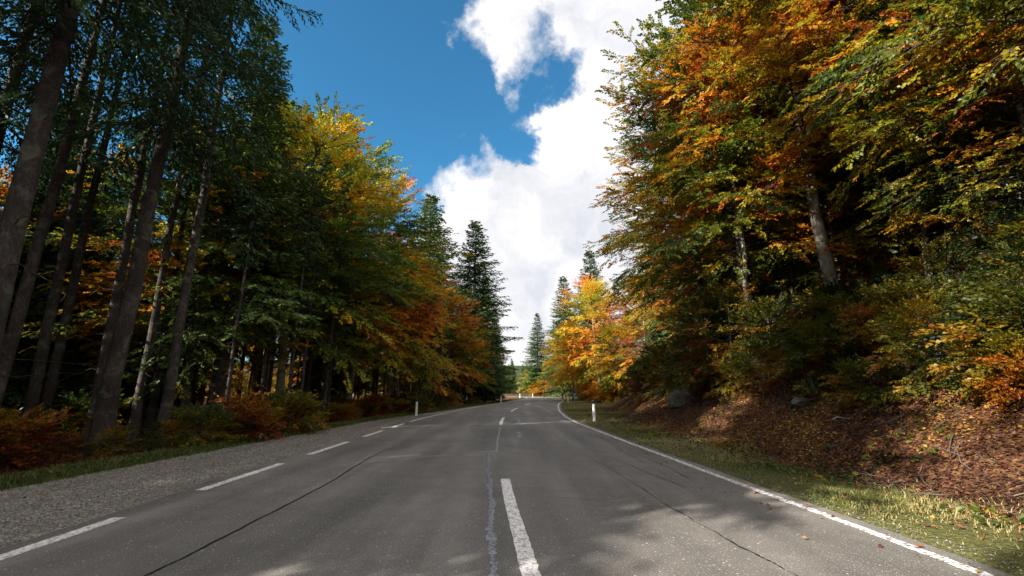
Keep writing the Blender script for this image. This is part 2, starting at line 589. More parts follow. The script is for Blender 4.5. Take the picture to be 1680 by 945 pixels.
def bark(name, c0, c1, c2, sx=5, sz=1.1, bump=.5, lichen=None):
    m, t = material(name)
    tc_ = t.n('ShaderNodeTexCoord')
    mp = t.n('ShaderNodeMapping', ins={'Vector': tc_.outputs['Object'], 'Scale': (sx, sx, sz)})
    n1 = t.noise(mp.outputs[0], 1.6, 9, .72, .8)
    n9 = t.noise(tc_.outputs['Object'], .9, 3, .5, .3)
    vo = t.n('ShaderNodeTexVoronoi', feature='F1', ins={'Vector': mp.outputs[0], 'Scale': 4.5})
    f = t.math('ADD', t.math('MULTIPLY', n1, .75), t.math('MULTIPLY', vo.outputs[0], .16))
    f = t.math('ADD', f, t.rng(n9, .3, .7, -.10, .14))
    cl = t.ramp(f, [(.25, c0), (.5, c1), (.78, c2)])
    if lichen:
        n2 = t.noise(tc_.outputs['Object'], 2.6, 5, .6, .8)
        cl = t.mix(t.rng(n2, .52, .66), cl, lichen)
    ga = t.n('ShaderNodeAttribute', attribute_name='girth', attribute_type='GEOMETRY')
    cl = t.mix(t.rng(ga.outputs['Fac'], .02, .07), (.035, .028, .022), cl)     # young limbs have dark smooth bark
    b = t.n('ShaderNodeBump', ins={'Height': f, 'Strength': bump, 'Distance': .03})
    p = t.n('ShaderNodeBsdfPrincipled', ins={'Base Color': cl, 'Roughness': .9, 'Normal': b.outputs[0]})
    p.inputs['Specular IOR Level'].default_value = .2
    t.n('ShaderNodeOutputMaterial', ins={'Surface': p.outputs[0]})
    return m


M_SPBARK = bark('spruce_bark', (.016, .012, .010), (.040, .032, .027), (.135, .116, .100), 10, 3.4, 1.0, (.085, .088, .066))
M_BEBARK = bark('beech_bark', (.06, .05, .04), (.17, .15, .125), (.33, .30, .26), 3, .8, .3, (.36, .34, .30))


def asphalt():
    m, t = material('asphalt')
    tc_ = t.n('ShaderNodeTexCoord')
    P = tc_.outputs['Object']
    big = t.noise(P, .35, 5, .6, .5)
    st = t.n('ShaderNodeMapping', ins={'Vector': P, 'Scale': (1.6, .12, 1)})
    lanes = t.rng(t.noise(st.outputs[0], .9, 4, .5, .2), .3, .7, .12, .88)
    mid = t.noise(P, 3.0, 4, .6)
    grain = t.noise(P, 75.0, 3, .7)
    v1 = t.n('ShaderNodeTexVoronoi', feature='F1', ins={'Vector': P, 'Scale': 62.0})
    v2 = t.n('ShaderNodeTexVoronoi', feature='F1', ins={'Vector': P, 'Scale': 23.0})
    s = t.math('ADD', t.math('MULTIPLY', big, .45), t.math('MULTIPLY', lanes, .35))
    s = t.math('ADD', s, t.math('MULTIPLY', mid, .2))
    base = t.ramp(s, [(.38, (.082, .076, .070)), (.52, (.118, .109, .099)), (.64, (.165, .152, .138))])
    gmul = t.rng(grain, .3, .7, .45, 1.6)
    base = t.mix(1.0, base, gmul, 'MULTIPLY')
    # pale stones worn free of bitumen
    sc1 = t.n('ShaderNodeSeparateColor'); t.set(sc1.inputs[0], v1.outputs['Color'])
    stone = t.math('MULTIPLY', t.rng(sc1.outputs[0], .82, .86), t.rng(v1.outputs['Distance'], .36, .20, 0, 1))
    base = t.mix(t.math('MULTIPLY', stone, .8), base, (.42, .40, .37))
    sc2 = t.n('ShaderNodeSeparateColor'); t.set(sc2.inputs[0], v2.outputs['Color'])
    stone2 = t.math('MULTIPLY', t.rng(sc2.outputs[1], .90, .93), t.rng(v2.outputs['Distance'], .26, .12, 0, 1))
    base = t.mix(t.math('MULTIPLY', stone2, .7), base, (.55, .53, .50))
    # tar-dark hairline cracks
    vc = t.n('ShaderNodeTexVoronoi', feature='DISTANCE_TO_EDGE', ins={'Scale': .42})
    wrp = t.n('ShaderNodeTexNoise', ins={'Vector': P, 'Scale': 1.7, 'Detail': 6.0})
    wv2 = t.n('ShaderNodeVectorMath', operation='ADD'); t.set(wv2.inputs[0], P); t.set(wv2.inputs[1], wrp.outputs['Color'])
    t.set(vc.inputs['Vector'], wv2.outputs[0])
    gate = t.rng(t.noise(P, .22, 2, .5), .56, .62)
    ck = t.math('MULTIPLY', t.rng(vc.outputs[0], .007, .002, 0, 1), gate)
    base = t.mix(t.math('MULTIPLY', ck, .7), base, (.012, .012, .012))
    hgt = t.math('ADD', t.math('MULTIPLY', grain, .5), t.math('MULTIPLY', v1.outputs['Distance'], -.8))
    b = t.n('ShaderNodeBump', ins={'Height': hgt, 'Strength': .55, 'Distance': .008})
    p = t.n('ShaderNodeBsdfPrincipled', ins={'Base Color': base, 'Roughness': .72, 'Normal': b.outputs[0]})
    p.inputs['Specular IOR Level'].default_value = .35
    t.n('ShaderNodeOutputMaterial', ins={'Surface': p.outputs[0]})
    return m


def paint(name, worn):
    m, t = material(name)
    tc_ = t.n('ShaderNodeTexCoord')
    P = tc_.outputs['Object']
    n1 = t.noise(P, 38, 4, .7)
    n2 = t.noise(P, 4, 4, .6)
    n3 = t.noise(P, 14, 5, .7, .5)
    pc = t.mix(t.rng(n2, .35, .7), (.66, .63, .62), (.78, .75, .74))
    pc = t.mix(t.rng(n1, .35, .75, 0, .35), pc, (.5, .47, .44))
    w1 = t.math('MULTIPLY', t.rng(t.math('ADD', t.math('MULTIPLY', n1, .55), t.math('MULTIPLY', n3, .45)), .56 - worn * .10, .66 - worn * .10), worn, True)
    pc = t.mix(w1, pc, (.075, .07, .065))
    b = t.n('ShaderNodeBump', ins={'Height': n1, 'Strength': .35, 'Distance': .004})
    p = t.n('ShaderNodeBsdfPrincipled', ins={'Base Color': pc, 'Roughness': .65, 'Normal': b.outputs[0]})
    t.n('ShaderNodeOutputMaterial', ins={'Surface': p.outputs[0]})
    return m


def plain(name, colr, rough=.6, nz=.15, scale=20, emit=None):
    m, t = material(name)
    tc_ = t.n('ShaderNodeTexCoord')
    n1 = t.noise(tc_.outputs['Object'], scale, 5, .6)
    dk = tuple(x * (1 - nz * 2) for x in colr)
    cl = t.mix(t.rng(n1, .4, .7), colr, dk)
    b = t.n('ShaderNodeBump', ins={'Height': n1, 'Strength': .2, 'Distance': .01})
    p = t.n('ShaderNodeBsdfPrincipled', ins={'Base Color': cl, 'Roughness': rough, 'Normal': b.outputs[0]})
    t.n('ShaderNodeOutputMaterial', ins={'Surface': p.outputs[0]})
    return m


def ground_material():
    m, t = material('forest_soil')
    tc_ = t.n('ShaderNodeTexCoord')
    P = tc_.outputs['Object']
    g = t.n('ShaderNodeAttribute', attribute_name='grassy', attribute_type='GEOMETRY')
    n1 = t.noise(P, 1.2, 6, .65, .4)
    n2 = t.noise(P, 28, 5, .7, .6)
    vo = t.n('ShaderNodeTexVoronoi', feature='F1', ins={'Vector': P, 'Scale': 17.0})
    sv = t.n('ShaderNodeSeparateColor'); t.set(sv.inputs[0], vo.outputs['Color'])
    litter = t.ramp(sv.outputs[0], [(0, (.035, .017, .010)), (.35, (.080, .034, .018)), (.7, (.135, .062, .030)), (1, (.20, .11, .045))])
    litter = t.mix(t.rng(n2, .35, .65, 0, .6), litter, (.022, .014, .009))
    soil = t.mix(t.rng(n1, .55, .75), litter, (.055, .045, .032))
    grs = t.mix(t.rng(n2, .35, .65), (.040, .055, .014), (.13, .115, .045))
    f = t.rng(t.math('ADD', g.outputs['Fac'], t.rng(n1, .3, .7, -.35, .35)), .3, .6)
    cl = t.mix(f, soil, grs)
    wd_ = t.n('ShaderNodeAttribute', attribute_name='wooded', attribute_type='GEOMETRY')
    cl = t.mix(wd_.outputs['Fac'], cl, t.mix(t.rng(t.noise(P, .25, 6, .7), .4, .6), (.014, .026, .012), (.045, .055, .02)))
    hh = t.math('ADD', vo.outputs['Distance'], n2)
    b = t.n('ShaderNodeBump', ins={'Height': hh, 'Strength': .8, 'Distance': .04})
    p = t.n('ShaderNodeBsdfPrincipled', ins={'Base Color': cl, 'Roughness': .95, 'Normal': b.outputs[0]})
    p.inputs['Specular IOR Level'].default_value = .1
    t.n('ShaderNodeOutputMaterial', ins={'Surface': p.outputs[0]})
    return m


def gravel_material():
    m, t = material('gravel')
    tc_ = t.n('ShaderNodeTexCoord')
    P = tc_.outputs['Object']
    v1 = t.n('ShaderNodeTexVoronoi', feature='F1', ins={'Vector': P, 'Scale': 34.0})
    v2 = t.n('ShaderNodeTexVoronoi', feature='F1', ins={'Vector': P, 'Scale': 75.0})
    s1 = t.n('ShaderNodeSeparateColor'); t.set(s1.inputs[0], v1.outputs['Color'])
    st = t.n('ShaderNodeMapping', ins={'Vector': P, 'Scale': (2.2, .10, 1)})
    ruts = t.noise(st.outputs[0], 1.0, 4, .5, .3)
    n1 = t.noise(P, 1.4, 5, .6)
    cl = t.ramp(s1.outputs[0], [(0, (.12, .106, .09)), (.5, (.27, .245, .21)), (1, (.50, .46, .41))])
    cl = t.mix(t.rng(v1.outputs['Distance'], .25, .6, 0, .7), cl, (.075, .066, .056))
    cl = t.mix(t.rng(ruts, .5, .68, 0, .6), cl, (.095, .084, .072))
    cl = t.mix(t.rng(n1, .5, .75, 0, .5), cl, (.25, .225, .195))
    hh = t.math('ADD', t.math('MULTIPLY', v1.outputs['Distance'], -1.), t.math('MULTIPLY', v2.outputs['Distance'], -.4))
    b = t.n('ShaderNodeBump', ins={'Height': hh, 'Strength': 1.0, 'Distance': .018})
    p = t.n('ShaderNodeBsdfPrincipled', ins={'Base Color': cl, 'Roughness': .9, 'Normal': b.outputs[0]})
    t.n('ShaderNodeOutputMaterial', ins={'Surface': p.outputs[0]})
    return m


M_ASPH = asphalt()
M_PAINT = paint('road_paint', .8)
M_PAINT_WORN = paint('worn_road_paint', 1.0)
M_TAR = plain('tar', (.010, .010, .011), .45)
M_SEAL = None
M_GROUND = ground_material()
M_GRAVEL = gravel_material()
M_STONE = plain('stone', (.105, .095, .08), .95, .35, 5)
M_POST = plain('white_plastic', (.72, .72, .70), .5, .06, 12)
M_BLACK = plain('black_plastic', (.015, .015, .016), .4)
M_REFL = plain('reflector', (.62, .62, .60), .15, .05)
M_BLUE = plain('blue_panel', (.03, .16, .45), .4, .05)
M_METAL = plain('grey_metal', (.30, .30, .31), .4, .1)
M_DEADWOOD = plain('dead_wood', (.30, .27, .23), .85, .25, 14)

# ------------------------------------------------------------------ ground sheet
def axis(segs):
    out = [segs[0][0]]
    for a, b, st in segs:
        n = max(1, int(round((b - a) / st)))
        out += list(a + (b - a) * np.arange(1, n + 1) / n)
    return np.array(out)


gx = axis([(-900, -200, 50), (-200, -60, 7), (-60, -18, 1.5), (-18, 14, .22), (14, 22, .5), (22, 60, 1.5), (60, 200, 7), (200, 900, 50)])
gy = axis([(-300, -60, 20), (-60, -6, 2), (-6, 42, .25), (42, 112, .6), (112, 180, 3), (180, 400, 15), (400, 1500, 80)])
GX, GY = np.meshgrid(gx, gy)
H = ground_h(GX.ravel(), GY.ravel())
dd_, ii_ = lateral(GX.ravel(), GY.ravel())
re_ = dd_ - RC[ii_, 3]
le_ = -dd_ - RC[ii_, 2] - SH_OUT[ii_]
gr = np.where(dd_ > 0, 1 - ss((re_ - VERGE[ii_] * .75) / (VERGE[ii_] * .5 + .4)), 1 - ss((le_ - .9) / .6))
nxn, nyn = len(gx), len(gy)
i_ = (np.arange(nyn - 1)[:, None] * nxn + np.arange(nxn - 1)[None]).ravel()
F = np.stack([i_, i_ + 1, i_ + 1 + nxn, i_ + nxn], 1)
g_me = mesh_from('ground', np.stack([GX.ravel(), GY.ravel(), H], 1), F, attrs={'grassy': gr, 'wooded': ss((np.hypot(GX.ravel(), GY.ravel() - 40) - 80) / 40)}, smooth=True)
obj('ground', g_me, M_GROUND, kind='structure')


def strip(name, offs_a, offs_b, z, mat, s0=None, s1=None, cross=2, kind='structure', jag=0.0, seed=1):
    """a ribbon along the road between two lateral offsets (arrays over RC)"""
    m = np.ones(len(RC), bool)
    if s0 is not None:
        m = (_sy >= s0) & (_sy <= s1)
    C_, N_ = RC[m, :2], RNRM[m]
    a, b = np.broadcast_to(offs_a, (len(RC),))[m], np.broadcast_to(offs_b, (len(RC),))[m]
    # resample finely
    L = _sy[m]
    n = max(3, int((L[-1] - L[0]) / .25))
    q = np.linspace(L[0], L[-1], n)
    it = lambda arr: np.interp(q, L, arr)
    cx, cy, nx_, ny_, a, b = it(C_[:, 0]), it(C_[:, 1]), it(N_[:, 0]), it(N_[:, 1]), it(a), it(b)
    if jag:
        r = np.random.RandomState(seed)
        a = a + r.normal(0, jag, n); b = b + r.normal(0, jag, n)
    rows = []
    for k in range(cross):
        u = k / (cross - 1)
        o_ = a * (1 - u) + b * u
        rows.append(np.stack([cx + nx_ * o_, cy + ny_ * o_, np.full(n, z)], 1))
    V = np.stack(rows, 1).reshape(-1, 3)
    i0 = (np.arange(n - 1)[:, None] * cross + np.arange(cross - 1)[None]).ravel()
    F = np.stack([i0, i0 + 1, i0 + 1 + cross, i0 + cross], 1)
    return obj(name, mesh_from(name, V, F, smooth=True), mat, kind=kind)


LE, RE = -RC[:, 2], RC[:, 3]
strip('road', LE - .25, RE + .22, 0.0, M_ASPH, cross=5, jag=.012)
strip('gravel_shoulder', LE - .22 - SH_OUT - .1, LE - .24, -.004 + 0.0, M_GRAVEL, -60, 46, cross=4, jag=.03)


def frame_at(s):
    it = lambda a: float(np.interp(s, _sy, a))
    return np.array([it(RC[:, 0]), it(RC[:, 1])]), np.array([it(RNRM[:, 0]), it(RNRM[:, 1])])


def marking(name, s0, s1, off, width, mat, z=.004, jag=.0035, seed=0):
    r = np.random.RandomState(seed)
    n = max(6, int((s1 - s0) / .05))
    V = []
    for k, s in enumerate(np.linspace(s0, s1, n)):
        c_, n_ = frame_at(s)
        o_ = off(s)
        for sg in (-1, 1):
            q = c_ + n_ * (o_ + sg * width / 2 + r.normal(0, jag))
            V.append((q[0], q[1], z))
    i0 = np.arange(n - 1) * 2
    F = np.stack([i0, i0 + 1, i0 + 3, i0 + 2], 1)
    o = obj(name, mesh_from(name, V, F), mat, kind='structure')
    return o


loff = lambda s: float(np.interp(s, _sy, LE))
roff = lambda s: float(np.interp(s, _sy, RE))
s_of_y = lambda y: float(np.interp(y, RY[:400], _sy[:400]))


def gy_at(py, h=CAM_H):
    v = py - 472.5
    return h * (FPX * math.cos(PITCH) + v * math.sin(PITCH)) / (math.cos(PITCH) * v - FPX * math.sin(PITCH))


def gxy(px, py):
    v = py - 472.5
    t = CAM_H / (math.cos(PITCH) * v - FPX * math.sin(PITCH))
    return (px - 840) * t, (FPX * math.cos(PITCH) + v * math.sin(PITCH)) * t


# left dashed edge line: where the lay-by is; solid beyond
for k, (a, b) in enumerate(((-3.2, -.9), (.2, 2.4), (gy_at(918), gy_at(837)), (gy_at(799), gy_at(758)), (gy_at(744), gy_at(724)), (gy_at(716), gy_at(706)), (gy_at(701), gy_at(695)))):
    marking('edge_dash', s_of_y(a), s_of_y(b), loff, .15, M_PAINT, seed=k)
marking('edge_line', s_of_y(gy_at(692)), s_of_y(74), loff, .13, M_PAINT, seed=20)
marking('edge_line', -8, 64, roff, .12, M_PAINT_WORN, seed=21, jag=.007)
# centre line dashes
for k, (a, b) in enumerate(((-4.5, -1.0), (2.0, gy_at(786)), (gy_at(697), gy_at(685)), (gy_at(675), gy_at(669.5)), (gy_at(664.5), gy_at(661.5)), (64, 68), (74, 78))):
    marking('centre_dash', s_of_y(a), s_of_y(b), lambda s: .03, .15, M_PAINT, seed=40 + k)
marking('edge_line', s_of_y(79), 116, loff, .12, M_PAINT, seed=22)


def crack(name, pts, width, mat, z=.003, wig=.012, seed=0, wj=.3):
    """a seam of tar through ground points"""
    r = np.random.RandomState(seed)
    P = np.array(pts, float)
    L = np.concatenate([[0], np.cumsum(np.linalg.norm(np.diff(P, axis=0), axis=1))])
    n = int(L[-1] / .03) + 2
    q = np.linspace(0, L[-1], n)
    X = np.stack([np.interp(q, L, P[:, 0]), np.interp(q, L, P[:, 1])], 1)
    T = nrm(np.gradient(X, axis=0)); N = np.stack([T[:, 1], -T[:, 0]], 1)
    wg = np.zeros(n)
    for f, a in ((1.3, 1.), (3.7, .6), (9, .4), (23, .25)):
        wg += a * np.sin(q * f + r.uniform(0, 6)) * wig
    wd = width * (1 + wj * np.sin(q * 5 + 1) * .5 + wj * r.normal(0, .5, n)).clip(.25)
    V = np.empty((n * 2, 3)); V[:, 2] = z
    V[0::2, :2] = X + N * (wg - wd / 2)[:, None]
    V[1::2, :2] = X + N * (wg + wd / 2)[:, None]
    i0 = np.arange(n - 1) * 2
    return obj(name, mesh_from(name, V, np.stack([i0, i0 + 1, i0 + 3, i0 + 2], 1)), mat, kind='structure')


crack('tar_seam', [gxy(*p) for p in ((170, 990), (240, 945), (400, 866), (530, 797), (600, 755), (636, 736))], .030, M_TAR, seed=1)
crack('tar_seam', [gxy(*p) for p in ((636, 736), (680, 733), (740, 735), (800, 736))], .03, M_TAR, seed=2, wj=.8)
# grey-blue sealed joint left of the centre dash
m_, t_ = material('joint_sealant')
tcs = t_.n('ShaderNodeTexCoord')
ns = t_.noise(tcs.outputs['Object'], 26, 4, .6, 1.0)
cs = t_.ramp(ns, [(.38, (.014, .016, .022)), (.48, (.055, .062, .080)), (.56, (.22, .22, .25))])
ps = t_.n('ShaderNodeBsdfPrincipled', ins={'Base Color': cs, 'Roughness': .32})
t_.n('ShaderNodeOutputMaterial', ins={'Surface': ps.outputs[0]})
M_SEAL = m_
crack('joint_seal', [gxy(*p) for p in ((818, 1000), (812, 945), (808, 880), (805, 830), (802, 780), (803, 741))], .068, M_SEAL, wig=.016, seed=3, wj=.55)
crack('joint_seal', [gxy(*p) for p in ((796, 741), (804, 740.5), (818, 740))], .05, M_SEAL, seed=4)
M_PALE = plain('pale_joint', (.24, .235, .23), .7, .3, 30)
crack('joint_seal', [gxy(*p) for p in ((814, 739), (817, 720), (820, 703), (822, 698))], .05, M_PALE, wig=.01, seed=5)
for k, pts in enumerate((((925, 722), (985, 760), (1060, 805), (1140, 855), (1230, 905), (1330, 960)), ((1000, 748), (1060, 775), (1115, 797), (1120, 800)),
                         ((905, 706), (925, 722)), ((950, 700), (985, 717), (1050, 745), (1130, 785)))):
    crack('hairline_crack', [gxy(*p) for p in pts], .013, M_TAR, wig=.02, seed=10 + k, wj=1.2)
for k, pts in enumerate((((848, 709), (853, 716), (850, 719)), ((849, 686), (851, 692), (848, 695)), ((880, 660), (890, 661.5), (884, 663)))):
    crack('crack_repair', [gxy(*p) for p in pts], .10, M_PALE, wig=.04, seed=30 + k, wj=.8)

# ------------------------------------------------------------------ tree kinds
PROTO = {}
PROTO['beech_big'] = broadleaf('beech_a', 3, 18, 4.2, 5.3, 84, 14, 8, .110, 17, .20)
PROTO['beech_low'] = broadleaf('beech_b', 8, 15, 3.2, 4.9, 80, 14, 7, .112, 16, .17)
PROTO['beech_tall'] = broadleaf('beech_c', 21, 20, 7.0, 4.6, 72, 13, 10, .112, 17, .19)
PROTO['maple'] = broadleaf('maple_d', 33, 16, 4.2, 4.6, 82, 14, 7, .115, 16, .16)
PROTO['beech_thin'] = broadleaf('beech_e', 44, 17, 8.0, 3.0, 42, 9, 7, .15, 11, .11)
PROTO['sapling'] = broadleaf('sapling_f', 51, 5.5, .9, 1.9, 26, 7, 5, .10, 10, .04, .40)
PROTO['shrub'] = broadleaf('shrub_g', 62, 2.1, .15, 1.15, 24, 6, 5, .085, 10, .022, .30)
PROTO['bush'] = broadleaf('bush_h', 77, 1.25, .05, .95, 22, 6, 5, .080, 10, .014, .28)
PROTO['spruce_near'] = spruce('spruce_a', 4, 26, 9.0, 3.9, .195, .55, 6, .13, .026, .17, power=.6)
PROTO['spruce_slim'] = spruce('spruce_b', 9, 17, 4.0, 2.6, .22, .34, 7, .14, .032, .14)
PROTO['spruce_full'] = spruce('spruce_c', 14, 22, 1.2, 4.4, .22, .40, 8, .22, .060, .21, dead=False, power=.72)
PROTO['spruce_pole'] = spruce('spruce_d', 19, 21, 11.5, 2.1, .16, .55, 5, .20, .045, .22)
PROTO['spruce_young'] = spruce('spruce_e', 25, 4.5, .3, 1.5, .05, .22, 6, .09, .018, .10, dead=False)
PROTO['spruce_stem'] = spruce('spruce_f', 37, 22, 14.5, 1.8, .135, .6, 5, .18, .04, .22)
BARK = {k: (M_SPBARK if 'spruce' in k else M_BEBARK) for k in PROTO}
PH = {'beech_big': 18, 'beech_low': 15, 'beech_tall': 20, 'maple': 16, 'beech_thin': 17, 'sapling': 5.5, 'shrub': 2.1, 'bush': 1.25, 'spruce_near': 26, 'spruce_slim': 17,
      'spruce_full': 22, 'spruce_pole': 21, 'spruce_stem': 22, 'spruce_young': 4.5}
DONE = {}
placed = []


def tree(kind, x, y, Hh, label, cat=None, group=None, hue=.45, spread=1.0, val=1.0, rz=None, wide=1.0, name=None, sink=.1, lean=None):
    k = len(placed)
    rr = random.Random(k * 17 + 3)
    s = Hh / PH[kind]
    z = gh1(x, y) - sink * min(1, s)
    conif = 'spruce' in kind
    nm = name or {'shrub': 'shrub', 'bush': 'shrub', 'sapling': 'young_tree'}.get(kind, 'spruce_tree' if conif else 'beech_tree')
    t = thing(nm, label, cat or ('shrub' if nm == 'shrub' else 'tree'), (x, y, z), rr.uniform(0, 6.28) if rz is None else rz, group, (s * wide, s * wide, s))
    if lean:
        t.rotation_euler = (lean[0], lean[1], t.rotation_euler[2])
    wood, crown = PROTO[kind]
    shr = nm == 'shrub'
    if kind not in DONE:
        tr = obj('stem' if shr else 'trunk', wood, BARK[kind], t)
        cr = obj('foliage' if shr else 'crown', crown, M_NEEDLE if conif else M_LEAF, t)
        DONE[kind] = (tr, cr)
    else:
        tr, cr = DONE[kind][0].copy(), DONE[kind][1].copy()
        tr.name = 'stem' if shr else 'trunk'; cr.name = 'foliage' if shr else 'crown'
        for o in (tr, cr):
            col.objects.link(o); o.parent = t
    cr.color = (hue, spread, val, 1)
    placed.append((x, y))
    return t


# ------------------------------------------------------------------ left side, trees that can be told apart
G1 = 'spruces at the left edge of the road'
tree('spruce_near', -8.75, 7.4, 25, 'spruce with thick grey trunk at the left edge of the photo', group=G1, hue=.45, rz=.3)
tree('spruce_near', -9.9, 11.2, 26, 'tall dark spruce beside the shoulder, second thick trunk from the left edge', group=G1, hue=.4, rz=2.1)
tree('spruce_slim', -10.7, 16.4, 17.4, 'dark spruce whose narrow tip stands clear against the blue sky, top left', group=G1, hue=.9, val=1.2, rz=4.0, wide=1.4)
tree('spruce_near', -15.5, 12.0, 27, 'shaded spruce just behind the second thick trunk on the left', group=G1, hue=.35)
tree('spruce_near', -13.5, 5.5, 26, 'roadside tree standing beside and behind the viewpoint', group='roadside trees beside the viewpoint', hue=.35)
tree('spruce_full', -14.6, 35.0, 25.5, 'small spruce tip rising just above the round orange green maple crown', hue=.6)
G2 = 'autumn broadleaf trees left of the road'
tree('maple', -10.9, 21.5, 16.5, 'large green maple with yellow crown top, first broadleaf tree on the left', group=G2, val=1.5, hue=.24, spread=.75, rz=1.0, wide=1.15)
tree('maple', -10.0, 27.5, 17.0, 'yellow and orange tree directly beyond the large green maple', group=G2, val=1.2, hue=.43, spread=1.1, rz=3.3)
tree('beech_low', -8.8, 34.5, 13.2, 'rust orange beech with bright orange shoulder in front of far left spruces', group=G2, hue=.56, val=1.25, spread=.8, rz=2.0)
tree('beech_low', -6.4, 42.0, 11.5, 'orange beech with low spreading branches, lower than its rust neighbour', group=G2, hue=.55, val=1.15, spread=1.0, rz=.4)
tree('beech_low', -5.4, 48.0, 10.0, 'short olive green beech at the foot of the far left spruces', group=G2, hue=.36, spread=.9, rz=5.2)
for x, y, hh in ((-24, 22, 18), (-27.5, 24.5, 20), (-21.5, 19.5, 17), (-31, 28, 20), (-25, 26, 19), (-22, 14.5, 17), (-26, 17, 19)):
    tree('spruce_full', x, y, hh, 'tall dense spruce standing well back in the left wood', group='tall spruces well back in the left wood', hue=.4)
G3 = 'spruces at the far left of the bend'
tree('spruce_full', -9.4, 50.0, 25.0, 'left one of two pointed spruces rising over orange crowns beside white cloud', group=G3, hue=.8, val=1.2, rz=.5, wide=1.45)
tree('spruce_full', -4.9, 54.0, 22.6, 'right and broader one of two pointed spruces left of the gap', group=G3, hue=.8, val=1.2, rz=2.7, wide=1.5)
tree('spruce_full', -3.6, 61.0, 17.5, 'dark spruce standing right behind the broad pointed spruce', group=G3, hue=.4)
tree('spruce_full', -2.6, 68.0, 14.0, 'last dark spruce on the left before the road bends away', group=G3, hue=.4)
tree('beech_low', -3.4, 74.0, 9.0, 'reddish bush-like tree at the end of the left tree line', group=G3, hue=.66)
tree('beech_tall', -14.5, 25.5, 19.0, 'green broadleaf tree in the second row behind the large maple', group=G2, hue=.25)
tree('beech_big', -13.0, 42.0, 16.0, 'orange broadleaf tree in the second row behind the rust orange beech', group=G2, hue=.58)
tree('beech_low', -12.8, 18.0, 12.5, 'green and yellow understory beech between dark trunks left of the maple', group=G2, hue=.34)

# ------------------------------------------------------------------ right side
G4 = 'beeches on the right bank'
tree('beech_big', 9.9, 18.8, 17.0, 'big yellow green beech whose crown edge hangs farthest over the road', group=G4, hue=.30, spread=1.0, rz=.8, wide=1.05)
tree('beech_big', 11.0, 24.5, 16.0, 'green beech low on the bank behind the big overhanging crown', group=G4, hue=.33, rz=3.9, wide=1.05)
tree('beech_low', 13.2, 31.5, 12.5, 'yellow orange beech at the far end of the steep bank', group=G4, hue=.50, rz=1.9)
tree('beech_tall', 11.2, 14.8, 19.5, 'rust orange beech with grey trunk in the middle of the right bank', group=G4, hue=.49, spread=1.1, val=.85, rz=2.6, wide=1.1)
tree('beech_big', 14.2, 13.2, 19.0, 'beech with thick leaning mottled grey trunk high on the right bank', group=G4, hue=.52, val=.85, rz=5.0)
tree('beech_big', 12.4, 8.6, 17.5, 'green beech overhanging the upper right part of the photo', group=G4, hue=.34, spread=1.0, val=.8, rz=.2)
tree('beech_low', 16.5, 8.5, 17.0, 'yellow beech at the upper right edge of the photo behind the green overhanging one', group=G4, hue=.46, rz=3.0)
tree('beech_thin', 9.2, 17.0, 13.5, 'thin birch-grey trunk with bright base low on the right bank', group=G4, hue=.5)
tree('beech_thin', 11.0, 19.5, 16.5, 'slender grey twin trunk beside the big overhanging beech', group=G4, hue=.55)
tree('beech_tall', 14.5, 20.5, 19.0, 'orange beech in the second row of the right bank', group=G4, hue=.52)
tree('beech_tall', 16.5, 27.5, 18.0, 'yellow beech high on the slope behind the overhanging crowns', group=G4, hue=.45)
tree('spruce_full', 17.0, 17.0, 17.0, 'shaded spruce between beech trunks high on the right slope', hue=.55)
for x, y, hh, hu in ((13.4, 10.4, 9, .42), (12.8, 17.0, 9, .35), (15.6, 15.2, 11, .5), (14.4, 23.0, 10, .4), (17.5, 11.0, 12, .38), (13.2, 13.4, 7.5, .3), (16.8, 19.5, 11, .55)):
    tree('beech_low', x, y, hh, 'half-grown beech filling the gaps between the trunks on the right bank', group='half-grown beeches on the right bank', hue=hu, val=.75)
G5 = 'sunlit trees on the right of the far bend'
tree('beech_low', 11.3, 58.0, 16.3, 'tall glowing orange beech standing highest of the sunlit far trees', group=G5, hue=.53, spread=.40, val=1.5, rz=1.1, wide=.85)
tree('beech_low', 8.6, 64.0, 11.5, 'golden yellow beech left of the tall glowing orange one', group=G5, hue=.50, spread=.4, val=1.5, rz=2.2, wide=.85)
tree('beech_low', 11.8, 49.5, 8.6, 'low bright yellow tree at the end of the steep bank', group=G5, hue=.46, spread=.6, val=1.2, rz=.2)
tree('maple', 8.3, 75.0, 11.5, 'yellow green tree left of the golden beech by the far bend', group=G5, hue=.40, spread=.8, val=1.1)
tree('beech_low', 15.0, 50.0, 13.5, 'red and orange beech behind the steep bank end', group=G5, hue=.66, val=1.15)
tree('spruce_full', 13.3, 74.0, 25.0, 'tallest spruce rising behind the glowing orange beech', group=G5, hue=.75, wide=1.3)
tree('spruce_full', 11.2, 92.0, 25.0, 'pointed spruce between the golden beech and the lone far spruce', group=G5, hue=.8, wide=1.35)
tree('spruce_full', 6.2, 112.0, 20.5, 'lone far spruce at the right side of the sky gap', group=G5, hue=.8, wide=1.25)
tree('spruce_full', 15.6, 45.0, 17.0, 'spruce squeezed between orange beech and the near green crowns', group=G5, hue=.6)
tree('sapling', 4.6, 113.0, 6.2, 'small bright yellow tree at the outside of the far bend', group=G5, hue=.44, spread=.3, val=1.3, wide=1.3)
tree('shrub', 7.4, 108.0, 3.2, 'low orange brown bush right of the small bright yellow tree', hue=.68, wide=1.5)

rt = random.Random(11)


def free(x, y, dmin):
    return all((x - a) ** 2 + (y - b) ** 2 > dmin * dmin for a, b in placed)


